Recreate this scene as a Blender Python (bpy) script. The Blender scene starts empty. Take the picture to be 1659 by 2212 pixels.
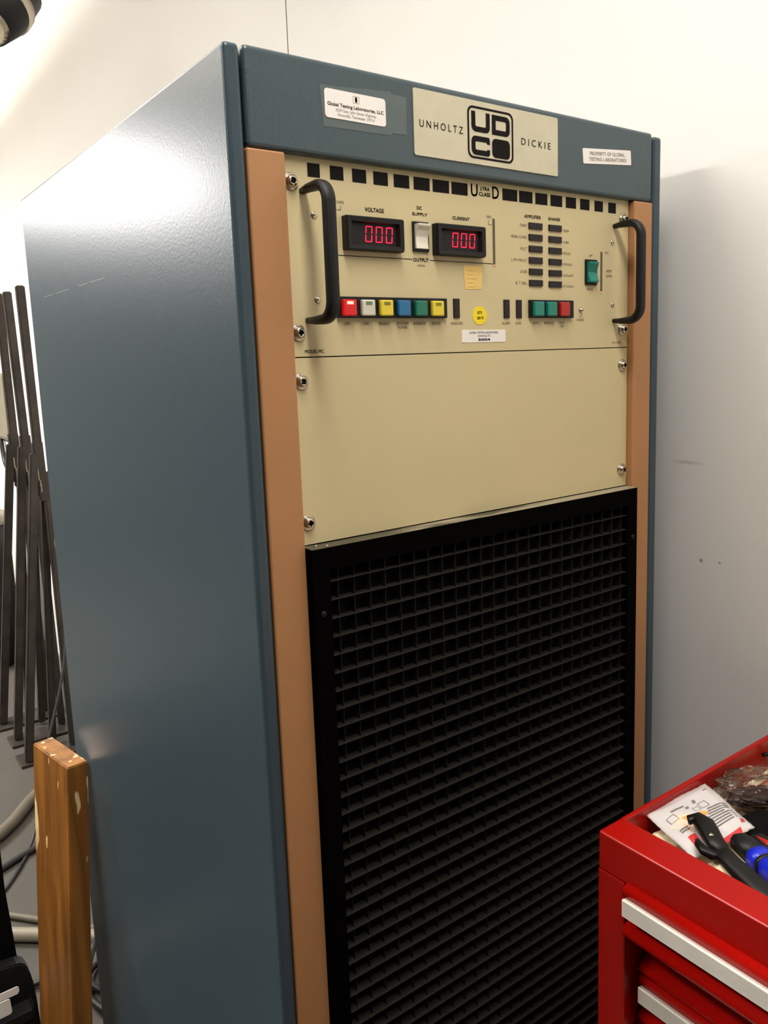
import bpy, bmesh, math, random
from mathutils import Vector, Matrix
random.seed(7)
C = bpy.context.scene.collection
sc = bpy.context.scene

# ------------------------------------------------------------------ camera
cam = bpy.data.cameras.new('camera')
cam.sensor_fit = 'VERTICAL'; cam.sensor_height = 36.0; cam.sensor_width = 27.0
cam.lens = 1735.6 / 2212 * 36.0
cam.shift_x = -(876.33 - 829.5) / 2212
cam.shift_y = -(1106.0 - 1034.63) / 2212
cam.clip_start = 0.02
co = bpy.data.objects.new('camera', cam); C.objects.link(co)
def cam_matrix(loc, pitch, roll, yaw):
    cy, sy, cp, sp = math.cos(yaw), math.sin(yaw), math.cos(pitch), math.sin(pitch)
    f = Vector((-sy*cp, cy*cp, sp)); r = Vector((cy, sy, 0)); u = r.cross(f)
    r2 = math.cos(roll)*r + math.sin(roll)*u; u2 = -math.sin(roll)*r + math.cos(roll)*u
    m = Matrix(((r2.x, u2.x, -f.x), (r2.y, u2.y, -f.y), (r2.z, u2.z, -f.z))).to_4x4()
    m.translation = loc
    return m
co.matrix_world = cam_matrix(Vector((-0.36290, -0.65874, 1.64843)), -0.152139541, -0.0325389, -0.638046405)
sc.camera = co

# ------------------------------------------------------------------ world, exposure
w = bpy.data.worlds.new('room_air'); sc.world = w; w.use_nodes = True
w.node_tree.nodes['Background'].inputs[0].default_value = (0.5, 0.47, 0.43, 1)
w.node_tree.nodes['Background'].inputs[1].default_value = 0.02
sc.view_settings.view_transform = 'Standard'; sc.view_settings.look = 'None'
sc.view_settings.gamma = 1.0; sc.view_settings.exposure = 0.0
sc.view_settings.use_curve_mapping = False
WARM = (1.0, 0.965, 0.93)
# hanging strip lights: (x, y, power down, power up)
LIGHTS = [(-1.50, 4.60, 215.0, 700.0), (-0.10, -0.80, 23.5, 5.0), (-1.20, 0.85, 46.0, 260.0)]
ZC = 4.0            # ceiling
ZL = 2.77           # underside of the hanging lights

# ------------------------------------------------------------------ materials
def lin(c):
    return tuple(((v/255)/12.92 if v/255 <= 0.04045 else ((v/255+0.055)/1.055)**2.4) for v in c)
def mat(name, rgb, rough=0.5, metal=0.0, var=0.06, scale=30.0, bump=0.0, bscale=400.0, spec=0.5, coat=0.0, emit=None, es=0.0, alpha=1.0, trans=0.0):
    m = bpy.data.materials.new(name); m.use_nodes = True
    nt = m.node_tree; b = nt.nodes['Principled BSDF']
    col = lin(rgb)
    tc = nt.nodes.new('ShaderNodeTexCoord')
    if var > 0:
        n = nt.nodes.new('ShaderNodeTexNoise'); n.inputs['Scale'].default_value = scale; n.inputs['Detail'].default_value = 4
        r = nt.nodes.new('ShaderNodeValToRGB')
        r.color_ramp.elements[0].position = 0.3; r.color_ramp.elements[1].position = 0.7
        r.color_ramp.elements[0].color = tuple(c*(1-var) for c in col) + (1,)
        r.color_ramp.elements[1].color = tuple(min(1, c*(1+var)) for c in col) + (1,)
        nt.links.new(tc.outputs['Object'], n.inputs['Vector'])
        nt.links.new(n.outputs['Fac'], r.inputs['Fac']); nt.links.new(r.outputs['Color'], b.inputs['Base Color'])
    else:
        b.inputs['Base Color'].default_value = col + (1,)
    if bump > 0:
        n2 = nt.nodes.new('ShaderNodeTexNoise'); n2.inputs['Scale'].default_value = bscale; n2.inputs['Detail'].default_value = 2
        bp = nt.nodes.new('ShaderNodeBump'); bp.inputs['Strength'].default_value = bump; bp.inputs['Distance'].default_value = 0.001
        nt.links.new(tc.outputs['Object'], n2.inputs['Vector'])
        nt.links.new(n2.outputs['Fac'], bp.inputs['Height']); nt.links.new(bp.outputs['Normal'], b.inputs['Normal'])
    b.inputs['Roughness'].default_value = rough; b.inputs['Metallic'].default_value = metal
    b.inputs['Specular IOR Level'].default_value = spec
    b.inputs['Coat Weight'].default_value = coat; b.inputs['Coat Roughness'].default_value = 0.15
    b.inputs['Alpha'].default_value = alpha; b.inputs['Transmission Weight'].default_value = trans
    if emit:
        b.inputs['Emission Color'].default_value = lin(emit) + (1,); b.inputs['Emission Strength'].default_value = es
    return m

M = {}
M['blue'] = mat('blue_grey_enamel', (61, 76, 80), 0.34, bump=0.22, bscale=260, var=0.03, spec=0.5)
M['blue_side'] = mat('blue_grey_side_enamel', (57, 72, 80), 0.34, bump=0.10, bscale=330, var=0.03, spec=0.36)
M['scratch'] = mat('scratched_enamel', (112, 118, 120), 0.4, var=0.1, scale=200)
M['pink'] = mat('terracotta_paint', (172, 122, 78), 0.5, bump=0.1, var=0.03, scale=12)
M['cream'] = mat('cream_panel_paint', (200, 184, 140), 0.5, bump=0.08, bscale=300, var=0.025, scale=9)
M['black'] = mat('black_semi_gloss', (20, 19, 19), 0.5, var=0.05, spec=0.3)
M['frameblack'] = mat('black_frame_paint', (5, 3, 3), 0.7, var=0.05, spec=0.02)
M['louvre'] = mat('black_louvre_plastic', (40, 36, 32), 0.5, var=0.05, spec=0.2)
M['blackm'] = mat('black_matte', (8, 7, 7), 0.8, var=0.05, spec=0.1)
M['rubber'] = mat('black_handle_coating', (13, 11, 11), 0.5, bump=0.15, bscale=500, var=0.05, spec=0.35)
M['print'] = mat('dark_ink', (18, 12, 11), 0.7, var=0.0, spec=0.15)
M['printl'] = mat('faded_ink', (92, 82, 62), 0.6, var=0.0)
M['lens'] = mat('dark_lens', (30, 20, 23), 0.35, var=0.0, spec=0.3)
M['chrome'] = mat('nickel_screw', (200, 190, 170), 0.22, metal=1.0, var=0.04, scale=200)
M['plate'] = mat('brushed_plate', (200, 192, 165), 0.42, metal=0.35, var=0.04, scale=60)
M['paper'] = mat('white_sticker_paper', (235, 228, 220), 0.5, var=0.02)
M['tape'] = mat('clear_tape', (120, 130, 128), 0.25, var=0.04, alpha=0.45)
M['white_plastic'] = mat('white_plastic', (225, 218, 200), 0.35, var=0.02)
M['teal'] = mat('teal_plastic', (18, 120, 104), 0.35, var=0.04)
M['cap_red'] = mat('red_plastic', (170, 26, 20), 0.35, var=0.04)
M['cap_lit'] = mat('lit_red_plastic', (170, 14, 14), 0.35, var=0.02, emit=(255, 10, 10), es=0.25)
M['cap_white'] = mat('milky_plastic', (205, 200, 182), 0.35, var=0.02)
M['cap_yellow'] = mat('yellow_plastic', (222, 198, 50), 0.35, var=0.03)
M['cap_blue'] = mat('blue_plastic', (30, 104, 150), 0.35, var=0.03)
M['cap_green'] = mat('green_plastic', (14, 108, 84), 0.35, var=0.03)
M['olive'] = mat('olive_lens', (128, 116, 30), 0.4, var=0.02)
M['greenlens'] = mat('green_lens', (90, 130, 80), 0.4, var=0.02)
M['led'] = mat('red_led', (255, 20, 40), 0.4, var=0.0, emit=(255, 22, 60), es=2.0)
M['ledhot'] = mat('bright_red_led', (255, 90, 80), 0.4, var=0.0, emit=(255, 110, 90), es=5.0)
M['yellow_dot'] = mat('yellow_sticker', (238, 208, 30), 0.5, var=0.02)
M['amber_dot'] = mat('amber_sticker', (232, 196, 110), 0.5, var=0.08, scale=80)
M['red'] = mat('red_enamel', (152, 10, 4), 0.30, var=0.03, bump=0.05, bscale=150, coat=0.05, spec=0.25)
M['redd'] = mat('red_enamel_inside', (150, 12, 8), 0.35, var=0.05)
M['steel'] = mat('dark_steel_tube', (74, 68, 62), 0.38, metal=0.6, var=0.25, scale=14)
M['weld'] = mat('bare_weld_steel', (170, 162, 140), 0.35, metal=0.8, var=0.4, scale=60)
M['wire'] = mat('black_cable_jacket', (22, 19, 20), 0.5, var=0.05)
M['hose'] = mat('grey_hose', (96, 88, 74), 0.6, var=0.08)
M['cream_cloth'] = mat('cream_cloth', (225, 210, 170), 0.8, var=0.05, bump=0.2)
M['blue_grip'] = mat('blue_grip', (24, 38, 190), 0.35, var=0.05)
M['darkgrip'] = mat('dark_tool_steel', (16, 12, 11), 0.4, metal=0.4, var=0.2, scale=90)
M['boxgrey'] = mat('grey_box_paint', (128, 120, 104), 0.5, var=0.04)
M['redprint'] = mat('red_ink', (205, 50, 52), 0.5, var=0.02)
M['orangeprint'] = mat('orange_ink', (250, 160, 80), 0.5, var=0.03)
M['peachprint'] = mat('peach_ink', (244, 205, 180), 0.5, var=0.03)
M['greyprint'] = mat('grey_ink', (120, 116, 112), 0.5, var=0.02)
M['pouch'] = mat('white_glossy_pouch', (206, 200, 198), 0.25, var=0.02, bump=0.2, bscale=60)
M['tan'] = mat('tan_tape', (170, 140, 90), 0.3, var=0.1)
M['brown'] = mat('brown_tape', (48, 30, 24), 0.25, var=0.15)

def metal_rib():
    m = mat('ribbed_aluminium', (222, 216, 204), 0.42, metal=0.15, var=0.03, scale=40)
    nt = m.node_tree; b = nt.nodes['Principled BSDF']
    tc = nt.nodes.new('ShaderNodeTexCoord'); sx = nt.nodes.new('ShaderNodeSeparateXYZ')
    mt = nt.nodes.new('ShaderNodeMath'); mt.operation = 'MULTIPLY'; mt.inputs[1].default_value = 5200
    sn = nt.nodes.new('ShaderNodeMath'); sn.operation = 'SINE'
    bp = nt.nodes.new('ShaderNodeBump'); bp.inputs['Strength'].default_value = 0.35; bp.inputs['Distance'].default_value = 0.0006
    nt.links.new(tc.outputs['Object'], sx.inputs[0]); nt.links.new(sx.outputs['Z'], mt.inputs[0]); nt.links.new(mt.outputs[0], sn.inputs[0])
    nt.links.new(sn.outputs[0], bp.inputs['Height']); nt.links.new(bp.outputs['Normal'], b.inputs['Normal'])
    return m
M['alu'] = metal_rib()

def worn_black():
    """black paint worn to grey metal along the upward face of the frame"""
    m = mat('worn_black_frame', (24, 24, 24), 0.4, var=0.0)
    nt = m.node_tree; b = nt.nodes['Principled BSDF']
    tc = nt.nodes.new('ShaderNodeTexCoord'); n = nt.nodes.new('ShaderNodeTexNoise'); n.inputs['Scale'].default_value = 9; n.inputs['Detail'].default_value = 6
    mp = nt.nodes.new('ShaderNodeMapping'); mp.inputs['Scale'].default_value = (1, 5, 1)
    s = nt.nodes.new('ShaderNodeSeparateXYZ')
    a = nt.nodes.new('ShaderNodeMath'); a.operation = 'MULTIPLY_ADD'; a.inputs[1].default_value = 0.5; a.inputs[2].default_value = -0.02
    ad = nt.nodes.new('ShaderNodeMath'); ad.operation = 'ADD'
    r = nt.nodes.new('ShaderNodeValToRGB'); r.color_ramp.elements[0].position = 0.48; r.color_ramp.elements[1].position = 0.60
    r.color_ramp.elements[0].color = lin((70, 66, 52)) + (1,); r.color_ramp.elements[1].color = lin((150, 142, 118)) + (1,)
    nt.links.new(tc.outputs['Object'], mp.inputs[0]); nt.links.new(mp.outputs[0], n.inputs['Vector'])
    nt.links.new(tc.outputs['Object'], s.inputs[0]); nt.links.new(s.outputs['X'], a.inputs[0])
    nt.links.new(n.outputs['Fac'], ad.inputs[0]); nt.links.new(a.outputs[0], ad.inputs[1])
    nt.links.new(ad.outputs[0], r.inputs['Fac']); nt.links.new(r.outputs['Color'], b.inputs['Base Color'])
    return m
M['worn'] = worn_black()

def wall_mat():
    m = mat('painted_wall_board', (219, 217, 213), 0.62, var=0.015, scale=3, bump=0.12, bscale=120)
    nt = m.node_tree; b = nt.nodes['Principled BSDF']
    src = b.inputs['Base Color'].links[0].from_socket
    tc = nt.nodes.new('ShaderNodeTexCoord')
    def spot(cy, cz, ry, rz, col, strength, prev, noise=True):
        mp = nt.nodes.new('ShaderNodeMapping'); mp.vector_type = 'POINT'
        mp.inputs['Location'].default_value = (0, -cy/ry, -cz/rz); mp.inputs['Scale'].default_value = (0, 1/ry, 1/rz)
        ln = nt.nodes.new('ShaderNodeVectorMath'); ln.operation = 'LENGTH'
        nt.links.new(tc.outputs['Object'], mp.inputs[0]); nt.links.new(mp.outputs[0], ln.inputs[0])
        mr = nt.nodes.new('ShaderNodeMapRange'); mr.inputs[1].default_value = 0.3; mr.inputs[2].default_value = 1.0
        mr.inputs[3].default_value = strength; mr.inputs[4].default_value = 0.0
        nt.links.new(ln.outputs['Value'], mr.inputs[0])
        fac = mr.outputs[0]
        if noise:
            n = nt.nodes.new('ShaderNodeTexNoise'); n.inputs['Scale'].default_value = 140
            mu = nt.nodes.new('ShaderNodeMath'); mu.operation = 'MULTIPLY'
            nt.links.new(tc.outputs['Object'], n.inputs['Vector']); nt.links.new(fac, mu.inputs[0]); nt.links.new(n.outputs['Fac'], mu.inputs[1]); fac = mu.outputs[0]
        mx = nt.nodes.new('ShaderNodeMix'); mx.data_type = 'RGBA'
        mx.inputs[7].default_value = lin(col) + (1,)
        nt.links.new(fac, mx.inputs[0]); nt.links.new(prev, mx.inputs[6])
        return mx.outputs[2]
    o = spot(-0.012, 1.491, 0.034, 0.0035, (90, 80, 60), 0.5, src)
    o = spot(-0.036, 1.357, 0.0035, 0.004, (70, 60, 50), 0.7, o, False)
    o = spot(-0.064, 1.359, 0.0025, 0.002, (70, 60, 50), 0.7, o, False)
    nt.links.new(o, b.inputs['Base Color'])
    return m
M['wall'] = wall_mat()
M['wall2'] = mat('grey_painted_wall', (104, 100, 94), 0.7, var=0.03, scale=3)
M['floor'] = mat('sealed_concrete_floor', (66, 62, 56), 0.75, var=0.07, scale=5, bump=0.1, bscale=60)
M['ceil'] = mat('ceiling_deck', (150, 146, 138), 0.9, var=0.05, scale=60)
M['ltex'] = mat('light_diffuser', (255, 248, 236), 0.6, var=0.0, emit=(255, 246, 228), es=6.0)

def wood_mat():
    m = bpy.data.materials.new('worn_pine'); m.use_nodes = True; nt = m.node_tree; b = nt.nodes['Principled BSDF']
    tc = nt.nodes.new('ShaderNodeTexCoord')
    mp = nt.nodes.new('ShaderNodeMapping'); mp.inputs['Scale'].default_value = (26, 26, 2.2)
    n = nt.nodes.new('ShaderNodeTexNoise'); n.inputs['Scale'].default_value = 1.4; n.inputs['Detail'].default_value = 5; n.inputs['Distortion'].default_value = 0.6
    r = nt.nodes.new('ShaderNodeValToRGB'); e = r.color_ramp.elements
    e[0].position = 0.30; e[0].color = lin((100, 60, 22)) + (1,); e[1].position = 0.70; e[1].color = lin((160, 104, 40)) + (1,)
    nt.links.new(tc.outputs['Object'], mp.inputs[0]); nt.links.new(mp.outputs[0], n.inputs['Vector']); nt.links.new(n.outputs['Fac'], r.inputs['Fac'])
    # pale splinter marks near the top
    mp2 = nt.nodes.new('ShaderNodeMapping'); mp2.inputs['Scale'].default_value = (55, 55, 13); mp2.inputs['Location'].default_value = (3, 1, 0)
    n2 = nt.nodes.new('ShaderNodeTexNoise'); n2.inputs['Scale'].default_value = 0.9; n2.inputs['Detail'].default_value = 2
    nt.links.new(tc.outputs['Object'], mp2.inputs[0]); nt.links.new(mp2.outputs[0], n2.inputs['Vector'])
    r2 = nt.nodes.new('ShaderNodeValToRGB'); r2.color_ramp.elements[0].position = 0.64; r2.color_ramp.elements[1].position = 0.665
    nt.links.new(n2.outputs['Fac'], r2.inputs['Fac'])
    s = nt.nodes.new('ShaderNodeSeparateXYZ'); nt.links.new(tc.outputs['Object'], s.inputs[0])
    mr = nt.nodes.new('ShaderNodeMapRange'); mr.inputs[1].default_value = 0.78; mr.inputs[2].default_value = 0.86; nt.links.new(s.outputs['Z'], mr.inputs[0])
    mu = nt.nodes.new('ShaderNodeMath'); mu.operation = 'MULTIPLY'; nt.links.new(r2.outputs['Color'], mu.inputs[0]); nt.links.new(mr.outputs[0], mu.inputs[1])
    mx = nt.nodes.new('ShaderNodeMix'); mx.data_type = 'RGBA'; mx.inputs[7].default_value = lin((236, 206, 150)) + (1,)
    nt.links.new(mu.outputs[0], mx.inputs[0]); nt.links.new(r.outputs['Color'], mx.inputs[6]); nt.links.new(mx.outputs[2], b.inputs['Base Color'])
    b.inputs['Roughness'].default_value = 0.45
    bp = nt.nodes.new('ShaderNodeBump'); bp.inputs['Strength'].default_value = 0.3; bp.inputs['Distance'].default_value = 0.002
    nt.links.new(n.outputs['Fac'], bp.inputs['Height']); nt.links.new(bp.outputs['Normal'], b.inputs['Normal'])
    return m
M['wood'] = wood_mat()

# ------------------------------------------------------------------ geometry helpers
def obj(name, bm, m, parent=None, smooth=False, label=None):
    me = bpy.data.meshes.new(name)
    bmesh.ops.recalc_face_normals(bm, faces=bm.faces)
    bm.to_mesh(me); bm.free()
    ms = m if isinstance(m, (list, tuple)) else [m]
    for k in ms: me.materials.append(k)
    if smooth:
        for p in me.polygons: p.use_smooth = True
    o = bpy.data.objects.new(name, me); C.objects.link(o)
    if parent is not None:
        o.parent = parent
        o.matrix_parent_inverse = Matrix.Translation(-Vector(parent.location)) if parent.parent is None else Matrix.Identity(4)
    if label: o['label'] = label
    return o
def child(name, bm, m, parent, smooth=False, label=None):
    """part whose mesh is written in world metres"""
    o = obj(name, bm, m, None, smooth, label)
    bpy.context.view_layer.update()
    o.parent = parent; o.matrix_parent_inverse = parent.matrix_world.inverted()
    return o
def thing(name, label, cat, loc=(0, 0, 0), group=None):
    o = bpy.data.objects.new(name, None); C.objects.link(o); o.location = loc
    o.empty_display_size = 0.05
    o['label'] = label; o['category'] = cat
    if group: o['group'] = group
    bpy.context.view_layer.update()
    return o
def tag(o, label, cat, group=None):
    o['label'] = label; o['category'] = cat
    if group: o['group'] = group
    return o
def struct(name, bm, m):
    o = obj(name, bm, m); o['kind'] = 'structure'; return o

def box(bm, x0, x1, y0, y1, z0, z1, bev=0.0, seg=2, mi=0):
    vs = [bm.verts.new(p) for p in ((x0,y0,z0),(x1,y0,z0),(x1,y1,z0),(x0,y1,z0),(x0,y0,z1),(x1,y0,z1),(x1,y1,z1),(x0,y1,z1))]
    fs = [bm.faces.new([vs[i] for i in f]) for f in ((0,3,2,1),(4,5,6,7),(0,1,5,4),(1,2,6,5),(2,3,7,6),(3,0,4,7))]
    for f in fs: f.material_index = mi
    if bev > 0:
        es = list({e for f in fs for e in f.edges})
        r = bmesh.ops.bevel(bm, geom=es, offset=bev, segments=seg, affect='EDGES', profile=0.5, clamp_overlap=True)
        for f in r['faces']: f.material_index = mi
    return vs
def B(*a, **k):
    bm = bmesh.new(); box(bm, *a, **k); return bm
def prism(bm, pts, fn, d0, d1, mi=0):
    """extrude a closed 2D polygon between depths d0 and d1; fn(u, v, d) -> xyz"""
    a = [bm.verts.new(fn(u, v, d0)) for u, v in pts]; b = [bm.verts.new(fn(u, v, d1)) for u, v in pts]
    fs = [bm.faces.new(a), bm.faces.new(b[::-1])]
    n = len(pts)
    for i in range(n): fs.append(bm.faces.new((a[i], b[i], b[(i+1) % n], a[(i+1) % n])))
    for f in fs: f.material_index = mi
def XZ(u, v, d): return (u, d, v)
def rrect(x0, x1, z0, z1, r, n=5, corners=(1, 1, 1, 1)):
    """rounded rectangle, corners = bl, br, tr, tl"""
    P = []
    for (cx, cz, a0, on, px, pz) in ((x0+r, z0+r, 180, corners[0], x0, z0), (x1-r, z0+r, 270, corners[1], x1, z0), (x1-r, z1-r, 0, corners[2], x1, z1), (x0+r, z1-r, 90, corners[3], x0, z1)):
        if on:
            for i in range(n+1):
                t = math.radians(a0 + 90*i/n); P.append((cx + r*math.cos(t), cz + r*math.sin(t)))
        else: P.append((px, pz))
    return P
def ring(bm, outer, inner, fn, d0, d1, mi=0):
    """outline between two loops of the same length"""
    n = len(outer)
    L = [[bm.verts.new(fn(u, v, d)) for u, v in loop] for d in (d0, d1) for loop in (outer, inner)]
    o0, i0, o1, i1 = L
    for k in range(n):
        j = (k+1) % n
        for q in ((o0[k], o0[j], i0[j], i0[k]), (o1[k], i1[k], i1[j], o1[j]), (o0[k], o1[k], o1[j], o0[j]), (i0[k], i0[j], i1[j], i1[k])):
            f = bm.faces.new(q); f.material_index = mi
def quads(bm, rects, y0, y1):
    for (x0, x1, z0, z1) in rects: box(bm, x0, x1, y0, y1, z0, z1)
def tube(bm, pts, r, n=10, closed=False, mi=0, ry=None, up=None):
    """swept tube with optional elliptical section (r across, ry in plane)"""
    pts = [Vector(p) for p in pts]; rings = []
    rr = r if isinstance(r, (list, tuple)) else [r]*len(pts)
    prev = None
    for i, p in enumerate(pts):
        t = (pts[min(i+1, len(pts)-1)] - pts[max(i-1, 0)]).normalized()
        if up is not None: a = Vector(up); a = (a - t*a.dot(t)).normalized()
        else:
            if prev is None:
                a = t.orthogonal().normalized()
            else:
                a = (prev - t*prev.dot(t)).normalized()
            prev = a
        b = t.cross(a).normalized()
        e = rr[i] if ry is None else ry
        rings.append([bm.verts.new(p + a*rr[i]*math.cos(2*math.pi*k/n) + b*e*math.sin(2*math.pi*k/n)) for k in range(n)])
    for i in range(len(rings)-1):
        for k in range(n):
            f = bm.faces.new((rings[i][k], rings[i][(k+1) % n], rings[i+1][(k+1) % n], rings[i+1][k])); f.material_index = mi
    for rg in (rings[0], rings[-1][::-1]):
        f = bm.faces.new(rg); f.material_index = mi
def spline(ctrl, n=8):
    P = [Vector(c) for c in ctrl]; P = [P[0]*2-P[1]] + P + [P[-1]*2-P[-2]]; out = []
    for i in range(1, len(P)-2):
        for k in range(n):
            t = k/n; p0, p1, p2, p3 = P[i-1], P[i], P[i+1], P[i+2]
            out.append(0.5*((2*p1)+(-p0+p2)*t+(2*p0-5*p1+4*p2-p3)*t*t+(-p0+3*p1-3*p2+p3)*t**3))
    out.append(P[-2]); return out
def lathe(bm, prof, centre, axis='y-', n=20, mi=0):
    """profile = (radius, distance outward along axis)"""
    cx, cy, cz = centre; rings = []
    for r, d in prof:
        rg = []
        for k in range(n):
            t = 2*math.pi*k/n
            if axis == 'y-': p = (cx + r*math.cos(t), cy - d, cz + r*math.sin(t))
            elif axis == 'z': p = (cx + r*math.cos(t), cy + r*math.sin(t), cz + d)
            rg.append(bm.verts.new(p))
        rings.append(rg)
    for i in range(len(rings)-1):
        for k in range(n):
            f = bm.faces.new((rings[i][k], rings[i][(k+1) % n], rings[i+1][(k+1) % n], rings[i+1][k])); f.material_index = mi; f.smooth = True
    bm.faces.new(rings[0]).material_index = mi; bm.faces.new(rings[-1][::-1]).material_index = mi
_tc = {}
def text_faces(s):
    if s in _tc: return _tc[s]
    cu = bpy.data.curves.new('t', 'FONT'); cu.body = s; cu.align_x = 'LEFT'; cu.resolution_u = 3
    o = bpy.data.objects.new('t', cu); C.objects.link(o)
    dg = bpy.context.evaluated_depsgraph_get(); me = bpy.data.meshes.new_from_object(o.evaluated_get(dg))
    vs = [(v.co.x, v.co.y) for v in me.vertices]; fs = [tuple(p.vertices) for p in me.polygons]
    bpy.data.objects.remove(o); bpy.data.curves.remove(cu); bpy.data.meshes.remove(me)
    _tc[s] = (vs, fs); return _tc[s]
def text(bm, s, x0, x1, z0, z1, y, mi=0, rot=0.0, fn=None, bold=0.0):
    """lettering fitted to the box x0..x1, z0..z1 on the plane y, facing -y"""
    vs, fs = text_faces(s)
    mx0 = min(v[0] for v in vs); mx1 = max(v[0] for v in vs); my0 = min(v[1] for v in vs); my1 = max(v[1] for v in vs)
    cx, cz = (x0+x1)/2, (z0+z1)/2
    for off in ((0, 0),) if not bold else ((0, 0), (bold, 0), (0, bold)):
        nv = []
        for (a, b) in vs:
            u = x0 + (a-mx0)/(mx1-mx0)*(x1-x0) + off[0]; v = z0 + (b-my0)/(my1-my0)*(z1-z0) + off[1]
            if rot: u, v = cx+(u-cx)*math.cos(rot)-(v-cz)*math.sin(rot), cz+(u-cx)*math.sin(rot)+(v-cz)*math.cos(rot)
            nv.append(bm.verts.new(fn(u, v) if fn else (u, y, v)))
        for f in fs:
            try: bm.faces.new([nv[i] for i in f]).material_index = mi
            except ValueError: pass

# ------------------------------------------------------------------ room shell
XW = 0.60
struct('wall_right', B(XW, XW+0.12, -4.0, 8.0, 0, ZC), M['wall'])
struct('wall_left', B(-4.12, -4.0, -4.0, 8.0, 0, ZC), M['wall2'])
struct('wall_front', B(-4.12, XW+0.12, -4.12, -4.0, 0, ZC), M['wall2'])
struct('wall_back', B(-4.12, XW+0.12, 8.0, 8.12, 0, ZC), M['wall2'])
struct('floor', B(-4.12, XW+0.12, -4.12, 8.12, -0.1, 0), M['floor'])
struct('ceiling', B(-4.12, XW+0.12, -4.12, 8.12, ZC, ZC+0.1), M['ceil'])
struct('trim_1', B(XW-0.0006, XW+0.001, 1.0285, 1.0315, 0.0, ZC), M['printl'])      # joint between two wall boards
struct('baseboard_right', B(XW-0.012, XW, 2.2, 8.0, 0.0, 0.10, bev=0.003), M['boxgrey'])

for i, (lx, ly, pd, pu) in enumerate(LIGHTS):
    t = thing('strip_light', 'long hanging fluorescent strip light, %s' % ['the farthest one, beyond the blue cabinet', 'the one above the front of the blue cabinet', 'the one left of the blue cabinet side'][i], 'strip light', (lx, ly, ZL))
    child('housing', B(lx-.10, lx+.10, ly-.62, ly+.62, ZL+.03, ZL+.07, bev=.006), M['white_plastic'], t)
    for k in (-1, 1):
        bm = bmesh.new(); tube(bm, [(lx+.05*k, ly-.60, ZL+.018), (lx+.05*k, ly+.60, ZL+.018)], .013, n=14); child('lamp_tube', bm, M['ltex'], t, smooth=True)
        bm = bmesh.new(); tube(bm, [(lx, ly+.5*k, ZL+.069), (lx, ly+.5*k, ZC)], .004, n=8); child('hanger_rod', bm, M['chrome'], t, smooth=True)
    for (e, z, rx) in ((pd, ZL-.004, 0), (pu, ZL+.08, math.pi)):
        L = bpy.data.lights.new('lamp_light', 'AREA'); L.shape = 'RECTANGLE'; L.size = 0.22; L.size_y = 1.2; L.energy = e; L.color = WARM
        lo = bpy.data.objects.new('lamp_light', L); C.objects.link(lo); lo.location = (lx, ly, z); lo.rotation_euler = (rx, 0, 0)
        bpy.context.view_layer.update(); lo.parent = t; lo.matrix_parent_inverse = Matrix.Translation((-lx, -ly, -ZL))

# ------------------------------------------------------------------ the rack cabinet
S = 1.65            # height of the seam between the two cream panels
XL, XR, TOP, YB = -0.0537, 0.5353, 1.911, 0.752
rack = thing('equipment_rack', 'tall blue-grey steel equipment rack with cream control panel and black grille', 'equipment cabinet', (0.24, 0.37, 0))
child('side_panel', B(XL, XL+0.015, -0.009, YB, 0.03, 1.9100, bev=0.004, seg=3), M['blue_side'], rack, label='broad blue-grey side panel with glossy sheen')
sp = [o for o in rack.children if o.name.startswith('side_panel')][0]
bm = bmesh.new()
for (ya, yb_) in ((.66, .60), (.585, .52), (.47, .43), (.42, .355)): box(bm, XL-0.0002, XL+0.001, yb_, ya, 1.7528, 1.7538)
child('scratch_mark', bm, M['scratch'], sp, label='faint pale horizontal scratch')
child('side_panel', B(XR-0.0155, XR, -0.009, YB, 0.03, 1.9080, bev=0.004, seg=3), M['blue_side'], rack)
child('top_panel', B(XL+0.016, XR-0.0165, 0.02, YB-0.004, 1.893, 1.908), M['blue'], rack)
child('back_panel', B(XL+0.016, XR-0.0165, YB-0.02, YB-0.004, 0.05, 1.892), M['blue'], rack)
child('plinth', B(XL+0.006, XR-0.006, 0.01, YB-0.01, 0.0, 0.029), M['blackm'], rack)
child('inner_frame', B(XL+0.016, XR-0.0165, 0.03, 0.05, 0.05, 1.89), M['blackm'], rack)

hd = child('header_panel', B(-0.0361, 0.5168, -0.009, 0.019, 1.8283, 1.9108, bev=0.004, seg=3), M['blue'], rack, label='blue-grey header across the top')
YH = -0.009
# sub-parts of the header: name plate, tape, stickers
bm = bmesh.new(); prism(bm, rrect(0.1418, 0.3444, 1.8417, 1.9037, 0.002), XZ, YH-0.0012, YH+0.0005)
child('name_plate', bm, M['plate'], hd, label='brushed silver name plate')
bm = bmesh.new(); Y0, Y1 = YH-0.0016, YH-0.0011
o = rrect(0.2108, 0.2751, 1.8472, 1.8982, 0.007); inn = rrect(0.2128, 0.2731, 1.8492, 1.8962, 0.0055)
ring(bm, o, inn, XZ, Y0, Y1)
sw = 0.0052
def bars(*rs):
    for (a, b, c, d) in rs: box(bm, a, b, Y0, Y1, c, d)
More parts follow.
